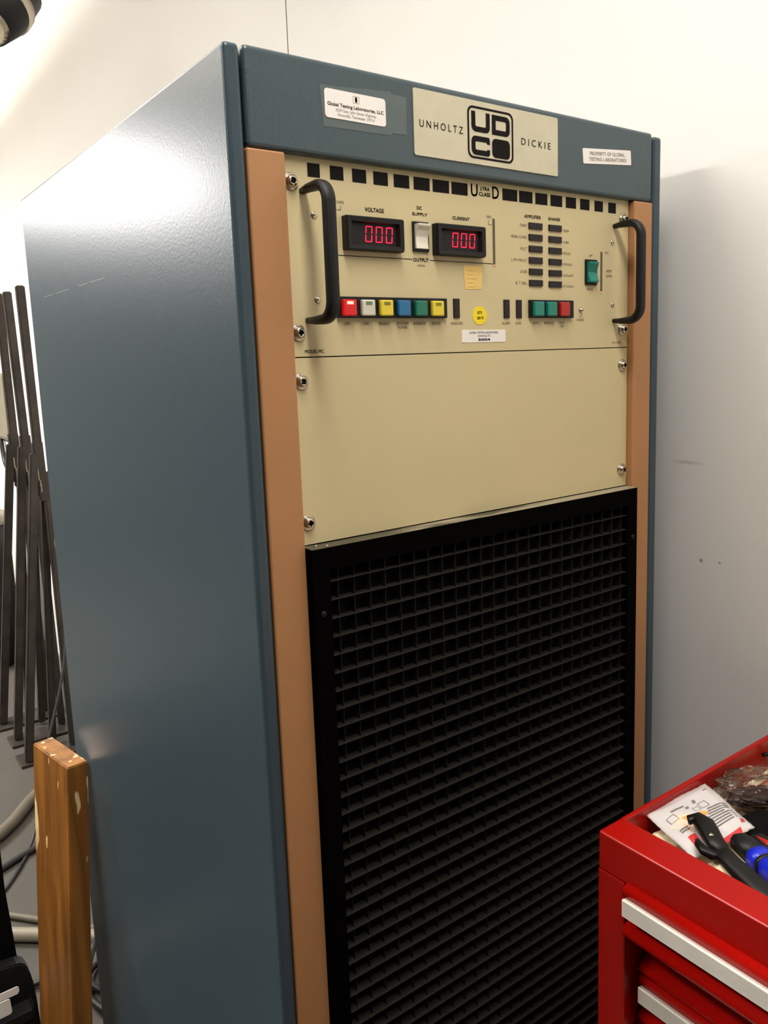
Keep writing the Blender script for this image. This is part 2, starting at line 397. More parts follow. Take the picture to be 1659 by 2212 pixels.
# U
ring_o = lambda x0, x1, z0, z1, r, cn: rrect(x0, x1, z0, z1, r, 5, cn)
def poly(pts): prism(bm, pts, XZ, Y0, Y1)
def arc(cx, cz, r, a0, a1, n=6): return [(cx+r*math.cos(math.radians(a0+(a1-a0)*i/n)), cz+r*math.sin(math.radians(a0+(a1-a0)*i/n))) for i in range(n+1)]
x0, x1, z0, z1 = 0.2162, 0.2414, 1.8736, 1.8933
R1, R2 = 0.0055, 0.0018
poly([(x0, z1)] + arc(x0+R1, z0+R1, R1, 180, 270) + arc(x1-R1, z0+R1, R1, 270, 360) + [(x1, z1), (x1-sw, z1)] + arc(x1-sw-R2, z0+sw+R2, R2, 360, 270) + arc(x0+sw+R2, z0+sw+R2, R2, 270, 180) + [(x0+sw, z1)])
# D
x0, x1 = 0.2446, 0.2700
cn = (0, 1, 1, 0)
ring(bm, rrect(x0, x1, z0, z1, R1, 5, cn), rrect(x0+sw, x1-sw, z0+sw, z1-sw, R2, 5, cn), XZ, Y0, Y1)
# C
x0, x1, z0, z1 = 0.2159, 0.2413, 1.8508, 1.8695
poly([(x1, z1-sw)] + [(x1-0.0005, z1-0.001), (x1-0.002, z1)] + arc(x0+R1, z1-R1, R1, 90, 180) + arc(x0+R1, z0+R1, R1, 180, 270) + [(x1-0.002, z0), (x1, z0+0.002), (x1, z0+0.0065), (x1-0.0035, z0+0.0065), (x1-0.0045, z0+sw)] + arc(x0+sw+R2, z0+sw+R2, R2, 270, 180) + arc(x0+sw+R2, z1-sw-R2, R2, 180, 90) + [(x1-0.0045, z1-sw), (x1-0.0035, z1-0.0068), (x1, z1-0.0068)])
# O, solid
poly(rrect(0.2446, 0.2700, z0, z1+0.0003, 0.005))
text(bm, 'U N H O L T Z', 0.1487, 0.2046, 1.8686, 1.8756, YH-0.0015); text(bm, 'D I C K I E', 0.2873, 0.3326, 1.8688, 1.8758, YH-0.0015)
child('printed_lettering', bm, M['print'], hd, label='black lettering and square emblem on the name plate')
bm = bmesh.new()
prism(bm, [(0.0372, 1.8900), (0.06, 1.8908), (0.09, 1.8935), (0.1158, 1.8955), (0.1158, 1.8935), (0.1337, 1.8930), (0.1335, 1.8590), (0.116, 1.8585), (0.1150, 1.8560), (0.0398, 1.8548)], XZ, YH-0.0004, YH+0.0003)
child('clear_tape', bm, M['tape'], hd, label='strip of cloudy clear tape')
bm = bmesh.new(); prism(bm, rrect(0.0417, 0.1088, 1.8628, 1.8876, 0.003), XZ, YH-0.0008, YH-0.0003); child('address_sticker', bm, M['paper'], hd, label='white address sticker with rounded corners')
bm = bmesh.new(); yt = YH-0.0009
text(bm, 'Global Testing Laboratories, LLC', 0.0445, 0.1060, 1.8723, 1.8762, yt, bold=0.00025)
text(bm, '3029 Gov. John Sevier Highway', 0.0530, 0.0975, 1.8683, 1.8716, yt); text(bm, 'Knoxville, Tennessee  37914', 0.0555, 0.0955, 1.8647, 1.8678, yt)
ring(bm, rrect(0.0722, 0.0792, 1.8788, 1.8848, 0.0004), rrect(0.0725, 0.0789, 1.8791, 1.8845, 0.0003), XZ, yt, yt+0.0001); text(bm, 'I', 0.0745, 0.0766, 1.8798, 1.8838, yt, bold=0.0003)
child('printed_lettering', bm, M['printl'], hd)
a = math.radians(4.8)
bm = bmesh.new()
def rt(u, v, d, cx=0.4306, cz=1.8727):
    return (cx+(u-cx)*math.cos(a)-(v-cz)*math.sin(a), d, cz+(u-cx)*math.sin(a)+(v-cz)*math.cos(a))
prism(bm, rrect(0.3872, 0.4740, 1.8643, 1.8811, 0.0015), rt, YH-0.0006, YH+0.0002); child('property_sticker', bm, M['paper'], hd, label='white property sticker, slightly tilted')
bm = bmesh.new()
text(bm, 'PROPERTY OF GLOBAL', 0.3990, 0.4620, 1.8736, 1.8776, YH-0.0008, rot=a); text(bm, 'TESTING LABORATORIES', 0.3975, 0.4650, 1.8674, 1.8714, YH-0.0008, rot=a)
child('printed_lettering', bm, M['printl'], hd)

for (x0, x1) in ((-0.0375, -0.0006), (0.4832, 0.5186)):
    child('corner_trim', B(x0, x1, -0.009, 0.028, 0.06, 1.8278, bev=0.002, seg=3), M['pink'], rack, label='terracotta painted upright strip')

# ---- control panel and its fittings (sub-parts)
cp = child('control_panel', B(0.0004, 0.4822, 0.0, 0.003, S+0.0005, 1.834), M['cream'], rack, label='cream control panel with meters and push buttons')
bp = child('blank_panel', B(0.0004, 0.4822, 0.0, 0.003, 1.4730, S-0.0006), M['cream'], rack, label='plain cream blank panel')
SQ = [(.0262,.0391),(.0501,.0646),(.0745,.0902),(.0987,.1156),(.1228,.1416),(.1472,.1674),(.1714,.1929),(.1963,.2181),
      (.2682,.2903),(.2933,.3140),(.3186,.3378),(.3431,.3623),(.3685,.3859),(.3932,.4095),(.4186,.4338),(.4439,.4579)]
bm = bmesh.new()
quads(bm, [(a_, b_, 1.8116, 1.8237) for a_, b_ in SQ], -0.0003, 0.0005)
def T(s, x0, x1, z0, z1, bold=0.0): text(bm, s, x0, x1, z0, z1, -0.0003, bold=bold)
T('U', .2228, .2318, 1.8118, 1.8240, .0004); T('D', .2532, .2624, 1.8118, 1.8240, .0004); T('LTRA', .2362, .2490, 1.8187, 1.8222, .0003); T('CLASS', .2340, .2502, 1.8130, 1.8168, .0003)
T('VOLTAGE', .0873, .1095, 1.7858, 1.7896, .0002); T('DC', .1502, .1564, 1.7925, 1.7957, .0002); T('SUPPLY', .1441, .1634, 1.7866, 1.7895, .0002)
T('CURRENT', .1966, .2200, 1.7862, 1.7894, .0002); T('OUTPUT', .1436, .1637, 1.7417, 1.7452, .0002)
T('AMPLIFIER', .3008, .3270, 1.7955, 1.7990, .0002); T('SHAKER', .3391, .3590, 1.7955, 1.7988, .0002)
quads(bm, [(.0553, .1424, 1.7434, 1.7441), (.1650, .2525, 1.7434, 1.7441), (.0560, .0600, 1.7848, 1.7852), (.0596, .0600, 1.7848, 1.7890), (.2466, .2470, 1.7848, 1.7888), (.2466, .2520, 1.7845, 1.7849)], -0.0002, 0.0005)
child('printed_lettering', bm, M['print'], cp, label='black squares, lines and large lettering')
bm = bmesh.new()
T('(RMS)', .1492, .1586, 1.7364, 1.7390); T('100%', .0560, .0640, 1.7908, 1.7933); T('100%', .2440, .2510, 1.7911, 1.7938)
for k, (l, r_) in enumerate((('TEMP', 'TEMP'), ('PEAK CURR', 'CURR'), ('VOLT', 'FIELD'), ('L M FAULT', 'STROKE'), ('DOOR', 'COOLANT'), ('X T SEL', 'HT EXCH'))):
    z = 1.7856 - k*0.01248
    T(l, .3040-.0026*len(l), .3042, z, z+.0030); z -= .0003*(k > 0)
    T(r_, .3630, .3632+.0026*len(r_), z-.0015, z+.0012)
for s, x0, x1 in (('OFF', .0593, .0652), ('ON', .0810, .0866), ('READY', .0996, .1124), ('SYSTEM', .1206, .1350), ('OPERATE', .1416, .1576), ('SHOCK', .1657, .1773), ('RANDOM', .1913, .2072),
                  ('ALARM', .2647, .2766), ('RUN', .2860, .2939), ('AUTO', .3124, .3236), ('REMOTE', .3313, .3475), ('TEST', .3569, .3664)):
    T(s, x0, x1, 1.6790, 1.6820)
T('POWER', .1222, .1336, 1.6752, 1.6780); T('OFF', .3590, .3650, 1.6752, 1.6779)
T('DC', .3915, .3950, 1.6868, 1.6892); T('OFFSET', .3868, .4006, 1.6828, 1.6852)
T('UP', .4090, .4150, 1.7585, 1.7610); T('DOWN', .4050, .4162, 1.7190, 1.7215); T('MAX', .4375, .4449, 1.7632, 1.7656)
T('AMP', .4405, .4505, 1.7412, 1.7445); T('GAIN', .4402, .4512, 1.7355, 1.7388)
T('MODEL MC', .0142, .0345, 1.6535, 1.6568, .0001); T('UD CORP', .4525, .4696, 1.6550, 1.6576)
child('printed_lettering', bm, M['printl'], cp, label='small faded lettering')

def meter(x0, x1, z0, z1):
    bm = bmesh.new(); yf = -0.0095
    ox, ix = rrect(x0, x1, z0, z1, 0.0012), rrect(x0+.0052, x1-.0056, z0+.0046, z1-.0052, 0.0006)
    wx = rrect(x0+.0065, x1-.0068, z0+.0056, z1-.0064, 0.0005)
    # bezel: outer side, chamfered front, sunken window
    loops = [(ox, 0.0), (ox, -0.007), (rrect(x0+.001, x1-.001, z0+.001, z1-.001, .0012), yf), (ix, yf+0.0005), (wx, -0.005)]
    rings = [[bm.verts.new((u, d, v)) for u, v in lp] for lp, d in loops]
    n = len(ox)
    for i in range(4):
        for k in range(n): bm.faces.new((rings[i][k], rings[i][(k+1) % n], rings[i+1][(k+1) % n], rings[i+1][k]))
    bm.faces.new(rings[-1])
    return bm
METERS = ((0.0606, 0.1275, 1.7486, 1.7800), (0.1690, 0.2353, 1.7486, 1.7801))
for k, mm in enumerate(METERS):
    child('panel_meter', meter(*mm), M['black'], cp)
    bm = bmesh.new()
    dx0, dx1, dz0, dz1 = ((0.0826, 0.1186, 1.7568, 1.7716), (0.1908, 0.2256, 1.7576, 1.7722))[k]
    w3 = (dx1-dx0)/3.0
    for d in range(3):
        a0 = dx0 + d*w3 + w3*0.03; a1 = a0 + w3*0.64; t_ = 0.0008; sl = 0.0010; zm = (dz0+dz1)/2; g = 0.0005
        def seg(p): prism(bm, [(u + sl*(v-dz0)/(dz1-dz0), v) for u, v in p], XZ, -0.0056, -0.0051)
        seg([(a0+g, dz1), (a1-g, dz1), (a1-t_-g, dz1-t_), (a0+t_+g, dz1-t_)]); seg([(a0+g, dz0), (a1-g, dz0), (a1-t_-g, dz0+t_), (a0+t_+g, dz0+t_)])
        for (p, q) in ((zm+g, dz1-g), (dz0+g, zm-g)):
            seg([(a0, p), (a0+t_, p+t_*.6), (a0+t_, q-t_*.6), (a0, q)]); seg([(a1, p), (a1-t_, p+t_*.6), (a1-t_, q-t_*.6), (a1, q)])
    child('meter_digits', bm, M['led'], cp, label='glowing red digits reading 000')

def rocker(x0, x1, z0, z1, colour, up):
    bm = bmesh.new(); ring(bm, rrect(x0, x1, z0, z1, 0.0006), rrect(x0+.0016, x1-.0016, z0+.0024, z1-.0024, .0004), XZ, -0.0022, 0.0005)
    box(bm, x0+.0014, x1-.0014, -0.0006, 0.0005, z0+.002, z1-.002)
    child('switch_bezel', bm, M['black'], cp)
    bm = bmesh.new(); za, zb = z0+.0026, z1-.0026; h = zb-za
    if up: prof = [(za, 0.0), (za, -.0045), (za+h*.25, -.0035), (za+h*.5, -.0032), (za+h*.75, -.0055), (za+h*.92, -.0090), (zb, -.0092), (zb+.0004, -.0075), (zb, 0.0)]
    else: prof = [(za, 0.0), (za, -.0062), (za+h*.08, -.0070), (za+h*.3, -.0048), (za+h*.5, -.0030), (za+h*.7, -.0048), (za+h*.92, -.0070), (zb, -.0066), (zb, 0.0)]
    prism(bm, [(d, z) for z, d in prof], lambda u, v, d: (d, u, v), x0+.0022, x1-.0022)
    bmesh.ops.bevel(bm, geom=bm.edges[:], offset=.0004, segments=2, affect='EDGES')
    child('rocker_switch', bm, colour, cp, label='%s rocker switch' % ('white' if up else 'green'))
rocker(.1432, .1630, 1.7514, 1.7805, M['white_plastic'], True)
rocker(.4014, .4216, 1.7252, 1.7548, M['teal'], False)
# bar slots with a small lit lamp at the foot
for (x0, x1, z0, z1) in ((.2528, .2560, 1.7410, 1.7910), (.4298, .4330, 1.7160, 1.7650)):
    bm = bmesh.new(); ring(bm, [(x0, z0), (x1, z0), (x1, z1), (x0, z1)], [(x0+.0008, z0+.0006), (x1-.0004, z0+.0006), (x1-.0004, z1-.0006), (x0+.0008, z1-.0006)], XZ, -0.0004, 0.0005)
    box(bm, x0+.0006, x1-.0004, -0.0001, 0.0005, z0+.0006, z1-.0006)
    child('bar_display', bm, M['printl'], cp)
    bm = bmesh.new(); lathe(bm, [(.0009, 0), (.0009, .0004), (.0002, .0008)], ((x0+x1)/2, 0, z0+.0012), n=10); child('indicator_lamp', bm, M['ledhot'], cp, label='tiny glowing red lamp')
for k in range(6):
    for (x0, x1, zz) in ((.3073, .3286, 1.7909), (.3392, .3602, 1.7907)):
        z = zz - k*.01248 - (.0004 if x0 > .33 else 0)*k/5
        child('indicator_window', B(x0, x1, -0.0018, 0.0005, z-.0070, z, bev=.0004), M['lens'], cp)
for (x0, x1) in ((.1948, .2030), (.2674, .2758), (.2866, .2946)):
    child('indicator_window', B(x0, x1, -0.0016, 0.0005, 1.6860, 1.7060, bev=.0004), M['lens'], cp)
# push button banks
child('button_housing', B(.0502, .1832, -0.0045, 0.0005, 1.6858, 1.7056, bev=.0005), M['black'], cp)
child('button_housing', B(.3060, .3772, -0.0045, 0.0005, 1.6862, 1.7062, bev=.0005), M['black'], cp)
def pushb(cx, cz, hw, hh, m, lab, win=None, winmat=None):
    bm = bmesh.new()
    box(bm, cx-hw, cx+hw, -0.0088, -0.004, cz-hh, cz+hh, bev=.0013, seg=3)
    child('push_button', bm, m, cp, smooth=False, label=lab)
    if winmat: child('indicator_window', B(cx-.0035, cx+.0035, -0.0092, -0.0086, cz+hh-.0046, cz+hh-.0018), winmat, cp)
for k, (m, lab, wm) in enumerate(((M['cap_lit'], 'lit red button', M['ledhot']), (M['cap_white'], 'milky white button', M['greenlens']), (M['cap_yellow'], 'yellow button with ring', M['olive']),
                                  (M['cap_blue'], 'blue button', None), (M['cap_green'], 'green button', None), (M['cap_yellow'], 'yellow button', M['olive']))):
    pushb(.0608+.0215*k, 1.6951, .0077, .0076, m, lab, None, wm)
for k, (m, lab) in enumerate(((M['teal'], 'teal button'), (M['teal'], 'teal button'), (M['cap_red'], 'red button'))):
    pushb(.3160+.0213*k, 1.6960, .0080, .0080, m, lab)
# stickers on the panel
bm = bmesh.new(); prism(bm, [(.2320+.0104*math.cos(t*.2618), 1.6888+.0098*math.sin(t*.2618)) for t in range(24)], XZ, -0.0004, 0.0003); child('round_sticker', bm, M['yellow_dot'], cp, label='round yellow sticker')
bm = bmesh.new(); text(bm, 'GTL', .2282, .2352, 1.6905, 1.6932, -.0006, bold=.0002, rot=.05); text(bm, '2013', .2278, .2368, 1.6848, 1.6876, -.0006, bold=.0002, rot=.05); child('printed_lettering', bm, M['print'], cp)
bm = bmesh.new(); prism(bm, rrect(.2058, .2696, 1.6602, 1.6735, .001), XZ, -0.0004, 0.0003); child('asset_sticker', bm, M['paper'], cp, label='white asset number sticker')
bm = bmesh.new(); text(bm, 'GLOBAL TESTING LABORATORIES', .2165, .2585, 1.6695, 1.6718, -.0006); text(bm, 'KNOXVILLE TN', .2285, .2462, 1.6660, 1.6682, -.0006); text(bm, '3004', .2290, .2462, 1.6618, 1.6640, -.0006, bold=.0004); child('printed_lettering', bm, M['print'], cp)
bm = bmesh.new(); prism(bm, [(.2096, 1.7406), (.2372, 1.7410), (.2355, 1.7165), (.2122, 1.7160)], XZ, -0.0003, 0.0003); child('faded_sticker', bm, M['amber_dot'], cp, label='faded amber sticker')
bm = bmesh.new()
for k in range(5): box(bm, .2150, .2150+random.uniform(.008, .015), -.0005, -.0003, 1.7185+.0042*k, 1.7188+.0042*k)
child('printed_lettering', bm, M['tan'], cp)

def screw(parent, x, z, r, y=0.0, washer=True, slot_rot=0.3, m=None):
    bm = bmesh.new()
    if washer:
        prof = [(r*1.0, 0), (r*1.0, r*.10), (r*.93, r*.22), (r*.80, r*.24), (r*.74, r*.18), (r*.72, r*.30), (r*.66, r*.52), (r*.52, r*.68), (r*.34, r*.74), (r*.30, r*.62), (r*.02, r*.60)]
    else:
        prof = [(r, 0), (r, r*.15), (r*.7, r*.30), (r*.3, r*.36), (r*.02, r*.36)]
    lathe(bm, prof, (x, y, z))
    d = r*.78 if washer else r*.38
    for k in range(2):
        ang = slot_rot + k*math.pi/2; c, s_ = math.cos(ang), math.sin(ang); L_, W_ = r*.36, r*.09
        prism(bm, [(x+c*a_*L_-s_*b_*W_, z+s_*a_*L_+c*b_*W_) for a_, b_ in ((-1, -1), (1, -1), (1, 1), (-1, 1))], XZ, y-d, y-d+r*.05, mi=1)
    child('screw', bm, [m or M['chrome'], M['blackm']], parent)
XS = (0.0083, 0.4722)
for x in XS:
    for z in (S+.1556, S+.0222): screw(cp, x, z, .0078, slot_rot=random.uniform(0, 1.5))
    for z in (S-.0222, S-.1556): screw(bp, x, z, .0078, slot_rot=random.uniform(0, 1.5))
for x, z in ((.0308, 1.7780), (.0306, 1.7022), (.4524, 1.7770), (.4532, 1.7022)): screw(cp, x, z, .0032, washer=False, slot_rot=.7)
bm = bmesh.new(); lathe(bm, [(.0028, 0), (.0028, .001), (.0022, .002), (.0014, .0022), (.0014, .004), (.0002, .0042)], (.3938, 0, 1.6955), n=14); child('offset_trimmer', bm, M['chrome'], cp)
def pull_handle(x, zt, zb, yd):
    P = []; R_ = 0.016; f = Vector
    P.append((x, 0.0, zt)); P.append((x, -0.012, zt+.0008))
    for i in range(9):
        t = math.radians(90*i/8); P.append((x, -(yd-R_) - R_*math.sin(t), zt+.0005 - R_ + R_*math.cos(t)))
    for i in range(9):
        t = math.radians(90*i/8); P.append((x, -(yd-R_) - R_*math.cos(t), zb-.0005 + R_ - R_*math.sin(t)))
    P.append((x, -0.012, zb-.0008)); P.append((x, 0.0, zb))
    rr = [.0036, .0050] + [.0062]*18 + [.0050, .0036]
    bm = bmesh.new(); n = 16; rings = []
    P = [Vector(p) for p in P]
    for i, p in enumerate(P):
        t = (P[min(i+1, len(P)-1)]-P[max(i-1, 0)]).normalized(); a_ = Vector((1, 0, 0)); b_ = t.cross(a_).normalized()
        e = rr[i]*.74; rg = []
        for k in range(n):
            th = 2*math.pi*k/n; c, s_ = math.cos(th), math.sin(th)
            sq = lambda v: math.copysign(abs(v)**.75, v)
            rg.append(bm.verts.new(p + a_*rr[i]*sq(c) + b_*e*sq(s_)))
        rings.append(rg)
    for i in range(len(rings)-1):
        for k in range(n): bm.faces.new((rings[i][k], rings[i][(k+1) % n], rings[i+1][(k+1) % n], rings[i+1][k]))
    bm.faces.new(rings[0]); bm.faces.new(rings[-1][::-1])
    child('pull_handle', bm, M['rubber'], cp, smooth=True, label='black bow handle')
pull_handle(.0200, 1.7982, 1.6836, .0440)
pull_handle(.4560, 1.7965, 1.6830, .0395)

# ---- black grille
GZ1, GZ0 = 1.4716, 0.30
gr = child('grille_frame', (lambda bm: (ring(bm, [(.0002, GZ0), (.4820, GZ0), (.4820, GZ1), (.0002, GZ1)], [(.0190, GZ0+.02), (.4642, GZ0+.02), (.4642, GZ1-.0215), (.0190, GZ1-.0215)], XZ, -.0184, 0.0), bm)[1])(bmesh.new()), [M['frameblack']], rack, label='black steel frame around the grille')
bm = bmesh.new(); box(bm, .0004, .4818, -.0183, -0.0002, GZ1-.0001, GZ1+.0003)
child('worn_top_edge', bm, M['worn'], gr, label='paint worn off to grey metal')
bm = bmesh.new()
PX, PZ = .01853, .01860
yf, yb = -.0165, -.0055
for k in range(24):
    x = .0302 + k*PX
    if .0190 < x < .4642: box(bm, x-.00025, x+.00025, yf+.0028, yb, GZ0+.02, GZ1-.0215)
k = 0
while True:
    z = 1.4372 - k*PZ
    if z < GZ0+.03: break
    prism(bm, [(yf, z+.0000), (yf, z+.0004), (yb, z+.0004), (yb, z-.0008)], lambda u, v, d: (d, u, v), .0190, .4642); k += 1
child('grille_louvres', bm, M['louvre'], gr, label='black egg-crate louvres')
child('filter_backing', B(.0190, .4642, -.0050, -.0040, GZ0+.02, GZ1-.0215), M['blackm'], gr)
for (x, z) in ((.0100, 1.4080), (.4735, 1.4080)): screw(gr, x, z, .0030, y=-.0184, washer=False, m=M['black'])
bm = bmesh.new()
for yv in (-.0128, -.0060): lathe(bm, [(.0019, 0), (.0018, .0006), (.0010, .0010)], (.012 + (-.006-yv)*1.2, -(-yv) if False else yv, GZ1+.0003), axis='z', n=10)
child('rivets', bm, M['chrome'], gr)
child('lower_panel', B(.0004, .4822, 0.0, .003, .06, GZ0-.002), M['cream'], rack)

# ------------------------------------------------------------------ red tool chest
TX, TY, TZ, TB, TD = .1899, -.2000, 1.2008, -.86, .596
chest = thing('tool_chest', 'red enamelled steel tool chest with ribbed aluminium drawer pulls', 'tool chest', (.39, -.53, 0))
bm = bmesh.new()
box(bm, TX, TX+.0345, TB, TY, 1.1620, TZ, bev=.0022, seg=3)                     # front rail with wide top flange
box(bm, TX+.0330, TD, TY-.0060, TY, 1.04, TZ, bev=.0015)                        # left side wall rim
box(bm, TX+.0330, TD, TB, TB+.0060, 1.04, TZ, bev=.0015)
box(bm, TD-.012, TD, TB+.005, TY-.005, 1.04, TZ, bev=.0015)
child('top_rim', bm, M['red'], chest)
child('tray_floor', B(TX+.02, TD-.012, TB+.006, TY-.006, 1.150, 1.153), M['redd'], chest)
child('side_post', B(TX, TX+.045, TY-.0305, TY, .10, 1.1622, bev=.0012), M['red'], chest)
child('side_post', B(TX, TX+.045, TB, TB+.0305, .10, 1.1622, bev=.0012), M['red'], chest)
child('side_panel', B(TX+.044, TD, TY-.0300, TY-.0004, .10, 1.045), M['red'], chest)
child('side_panel', B(TX+.044, TD, TB, TB+.0300, .10, 1.045), M['red'], chest)
child('back_panel', B(TD-.01, TD, TB+.03, TY-.03, .10, 1.045), M['redd'], chest)
child('base', B(TX+.01, TD, TB+.02, TY-.02, .075, .10), M['redd'], chest)
for (x, y) in ((TX+.05, TY-.06), (TX+.05, TB+.06), (TD-.05, TY-.06), (TD-.05, TB+.06)):
    bm = bmesh.new()
    for s_ in (-1, 1): pass
    tube(bm, [(x, y-.012, .034), (x, y+.012, .034)], .034, n=20); box(bm, x-.02, x+.02, y-.016, y+.016, .066, .0755)
    child('caster', bm, M['blackm'], chest)
def drawer(zt, x0, depth, pull=True):
    P = [(.020, .0105), (.006, .0105), (.0015, .0085), (.0000, .0050), (.0008, .0005), (.0030, -.0010), (.0034, -.0150), (.0100, -.0200), (.0115, -.0250), (.0085, -.0285), (.0025, -.0310), (.0, -.0350), (.0016, -.0395), (.0075, -.0425), (.020, -.0425)]
    if not pull: P = [(.020, -.008), (.0105, -.008), (.0100, -.0250)] + P[8:]
    bm = bmesh.new(); prism(bm, [(x0+a_, zt+b_) for a_, b_ in P], lambda u, v, d: (u, d, v), TB+.034, TY-.0345)
    box(bm, x0+.018, x0+depth, TB+.036, TY-.0365, zt-.038, zt+.004)
    d = child('drawer', bm, M['red'], chest)
    for p in d.data.polygons: p.use_smooth = abs(p.normal.y) < .5 and p.area < .02
    if not pull: return
    hb = bmesh.new(); prism(hb, [(x0-.0040, zt-.0155), (x0-.0042, zt), (x0-.0030, zt+.0010), (x0-.0008, zt+.0002), (x0+.0034, zt-.0008), (x0+.0034, zt-.0150), (x0, zt-.0155)], lambda u, v, d: (u, d, v), TB+.040, TY-.0375)
    child('handle', hb, M['alu'], d, label='ribbed aluminium pull strip')
drawer(1.1550, .1815, .35)
for k in range(1, 10): drawer(1.1550-.0512*k, .2065, .33, k != 1)
for k in range(3):
    z = .55-.14*k
    bm = B(.2065, .24, TB+.034, TY-.0345, z-.13, z, bev=.004); child('drawer', bm, M['red'], chest)

# ---- things lying in the open tray
def crumple(name, centre, size, m, parent=None, seed=1, amp=.3, sub=3, rot=0.0, freq=1.0):
    from mathutils import noise
    bm = bmesh.new(); bmesh.ops.create_icosphere(bm, subdivisions=sub, radius=1.0)
    off = Vector((seed*3.1, seed*1.7, seed*.9))
    for v in bm.verts:
        d = v.co.normalized(); n = noise.noise(d*1.7*freq+off) + .5*abs(noise.noise(d*4.3*freq+off)) - .35*abs(noise.noise(d*8*freq-off))
        p = d*(1+amp*n)
        p = Vector((p.x*size[0], p.y*size[1], p.z*size[2]))
        p = Matrix.Rotation(rot, 3, 'Z') @ p
        v.co = p + Vector(centre)
    return bm
# white printed pouch
PC = [(.2309, -.2752), (.2565, -.2038), (.3523, -.2066), (.3176, -.2825)]   # near-left, far-left, far-right, near-right
def pouch_xy(u, v):
    a_, b_, c, d = [Vector(p) for p in PC]
    return (a_*(1-u)*(1-v) + b_*(1-u)*v + c*u*v + d*u*(1-v))
def pouch_z(u, v):
    e = min(u, 1-u, v, 1-v)
    return 1.1925 + .0050*min(1, e*7) + .0010*math.sin(9*u+3*v)*math.sin(7*v)
bm = bmesh.new(); N = 28; G = []
for side in (0, 1):
    rows = []
    for i in range(N+1):
        row = []
        for j in range(N+1):
            u, v = i/N, j/N; p = pouch_xy(u, v); e = min(u, 1-u, v, 1-v)
            if i in (0, N): p = p + Vector((0, .0007*math.sin(j*2.2)))
            if j in (0, N): p = p + Vector((0, .0006*math.sin(i*2.0)))
            z = pouch_z(u, v) if side == 0 else 1.1915 - .004*min(1, e*7)
            row.append(bm.verts.new((p.x, p.y, z)))
        rows.append(row)
    G.append(rows)
    for i in range(N):
        for j in range(N): bm.faces.new((rows[i][j], rows[i+1][j], rows[i+1][j+1], rows[i][j+1]))
for i in range(N):
    for (a_, b_) in (((i, 0), (i+1, 0)), ((i, N), (i+1, N)), ((0, i), (0, i+1)), ((N, i), (N, i+1))):
        bm.faces.new((G[0][a_[0]][a_[1]], G[0][b_[0]][b_[1]], G[1][b_[0]][b_[1]], G[1][a_[0]][a_[1]]))
po = obj('packet', bm, M['pouch'], smooth=True); tag(po, 'white printed plastic packet lying in the open top of the red chest', 'packet')
def locate(x, y):
    # inverse bilinear by a few Newton steps
    u = v = .5
    for _ in range(12):
        p = pouch_xy(u, v); e = 1e-4
        pu = (pouch_xy(u+e, v)-p)/e; pv = (pouch_xy(u, v+e)-p)/e; dx, dy = x-p.x, y-p.y; det = pu.x*pv.y-pu.y*pv.x
        u += (dx*pv.y-dy*pv.x)/det; v += (pu.x*dy-pu.y*dx)/det
    return u, v
def on_pouch(x, y, lift=.0004):
    u, v = locate(x, y); return (x, y, pouch_z(min(1, max(0, u)), min(1, max(0, v)))+lift)
def patch(bm, quad, mi=0, n=6, lift=.0004):
    q = [Vector(p) for p in quad]; g = [[bm.verts.new(on_pouch(*((q[0]*(1-a_)+q[1]*a_)*(1-b_)+(q[3]*(1-a_)+q[2]*a_)*b_), lift)) for b_ in [j/n for j in range(n+1)]] for a_ in [i/n for i in range(n+1)]]
    for i in range(n):
        for j in range(n): bm.faces.new((g[i][j], g[i+1][j], g[i+1][j+1], g[i][j+1])).material_index = mi
bm = bmesh.new()
patch(bm, [(.2654, -.2754), (.3038, -.2764), (.3003, -.2813), (.2629, -.2807)]); patch(bm, [(.3130, -.2700), (.3179, -.2709), (.3142, -.2750), (.3087, -.2745)])
patch(bm, [(.2480, -.2570), (.2580, -.2575), (.2520, -.2670), (.2425, -.2680)])
child('red_print', bm, M['redprint'], po, label='red stripe and patches')
bm = bmesh.new()
patch(bm, [(.2500, -.2360), (.2720, -.2300), (.2930, -.2420), (.2600, -.2560)], lift=.0002); child('peach_print', bm, M['peachprint'], po)
bm = bmesh.new()
patch(bm, [(.2699, -.2350), (.2981, -.2408), (.2993, -.2460), (.2700, -.2462)], lift=.0003); child('orange_print', bm, M['orangeprint'], po)
bm = bmesh.new()
for k in range(8):
    f0 = k/8; f1 = f0+.055
    A0, A1 = Vector((.3050, -.2400)), Vector((.2720, -.2660)); B0, B1 = Vector((.3310, -.2440)), Vector((.3130, -.2690))
    L0 = A0.lerp(A1, f0); L1 = A0.lerp(A1, f1); R0 = B0.lerp(B1, f0); R1_ = B0.lerp(B1, f1); sh = .3 if k == 3 else 0
    patch(bm, [L0, L0.lerp(R0, 1-sh), L1.lerp(R1_, 1-sh), L1], n=5, lift=.0005)
for q in ([(.2706, -.2220), (.2900, -.2233), (.2886, -.2250), (.2698, -.2240)], [(.3044, -.2225), (.3090, -.2228), (.3060, -.2270), (.3015, -.2268)], [(.2521, -.2452), (.2650, -.2456), (.2620, -.2475), (.2505, -.2470)], [(.2510, -.2482), (.2640, -.2486), (.2600, -.2505), (.2495, -.2500)], [(.3293, -.2185), (.3360, -.2190), (.3350, -.2200), (.3283, -.2196)], [(.2880, -.2265), (.2930, -.2268), (.2910, -.2295), (.2860, -.2292)]):
    patch(bm, q, n=4)
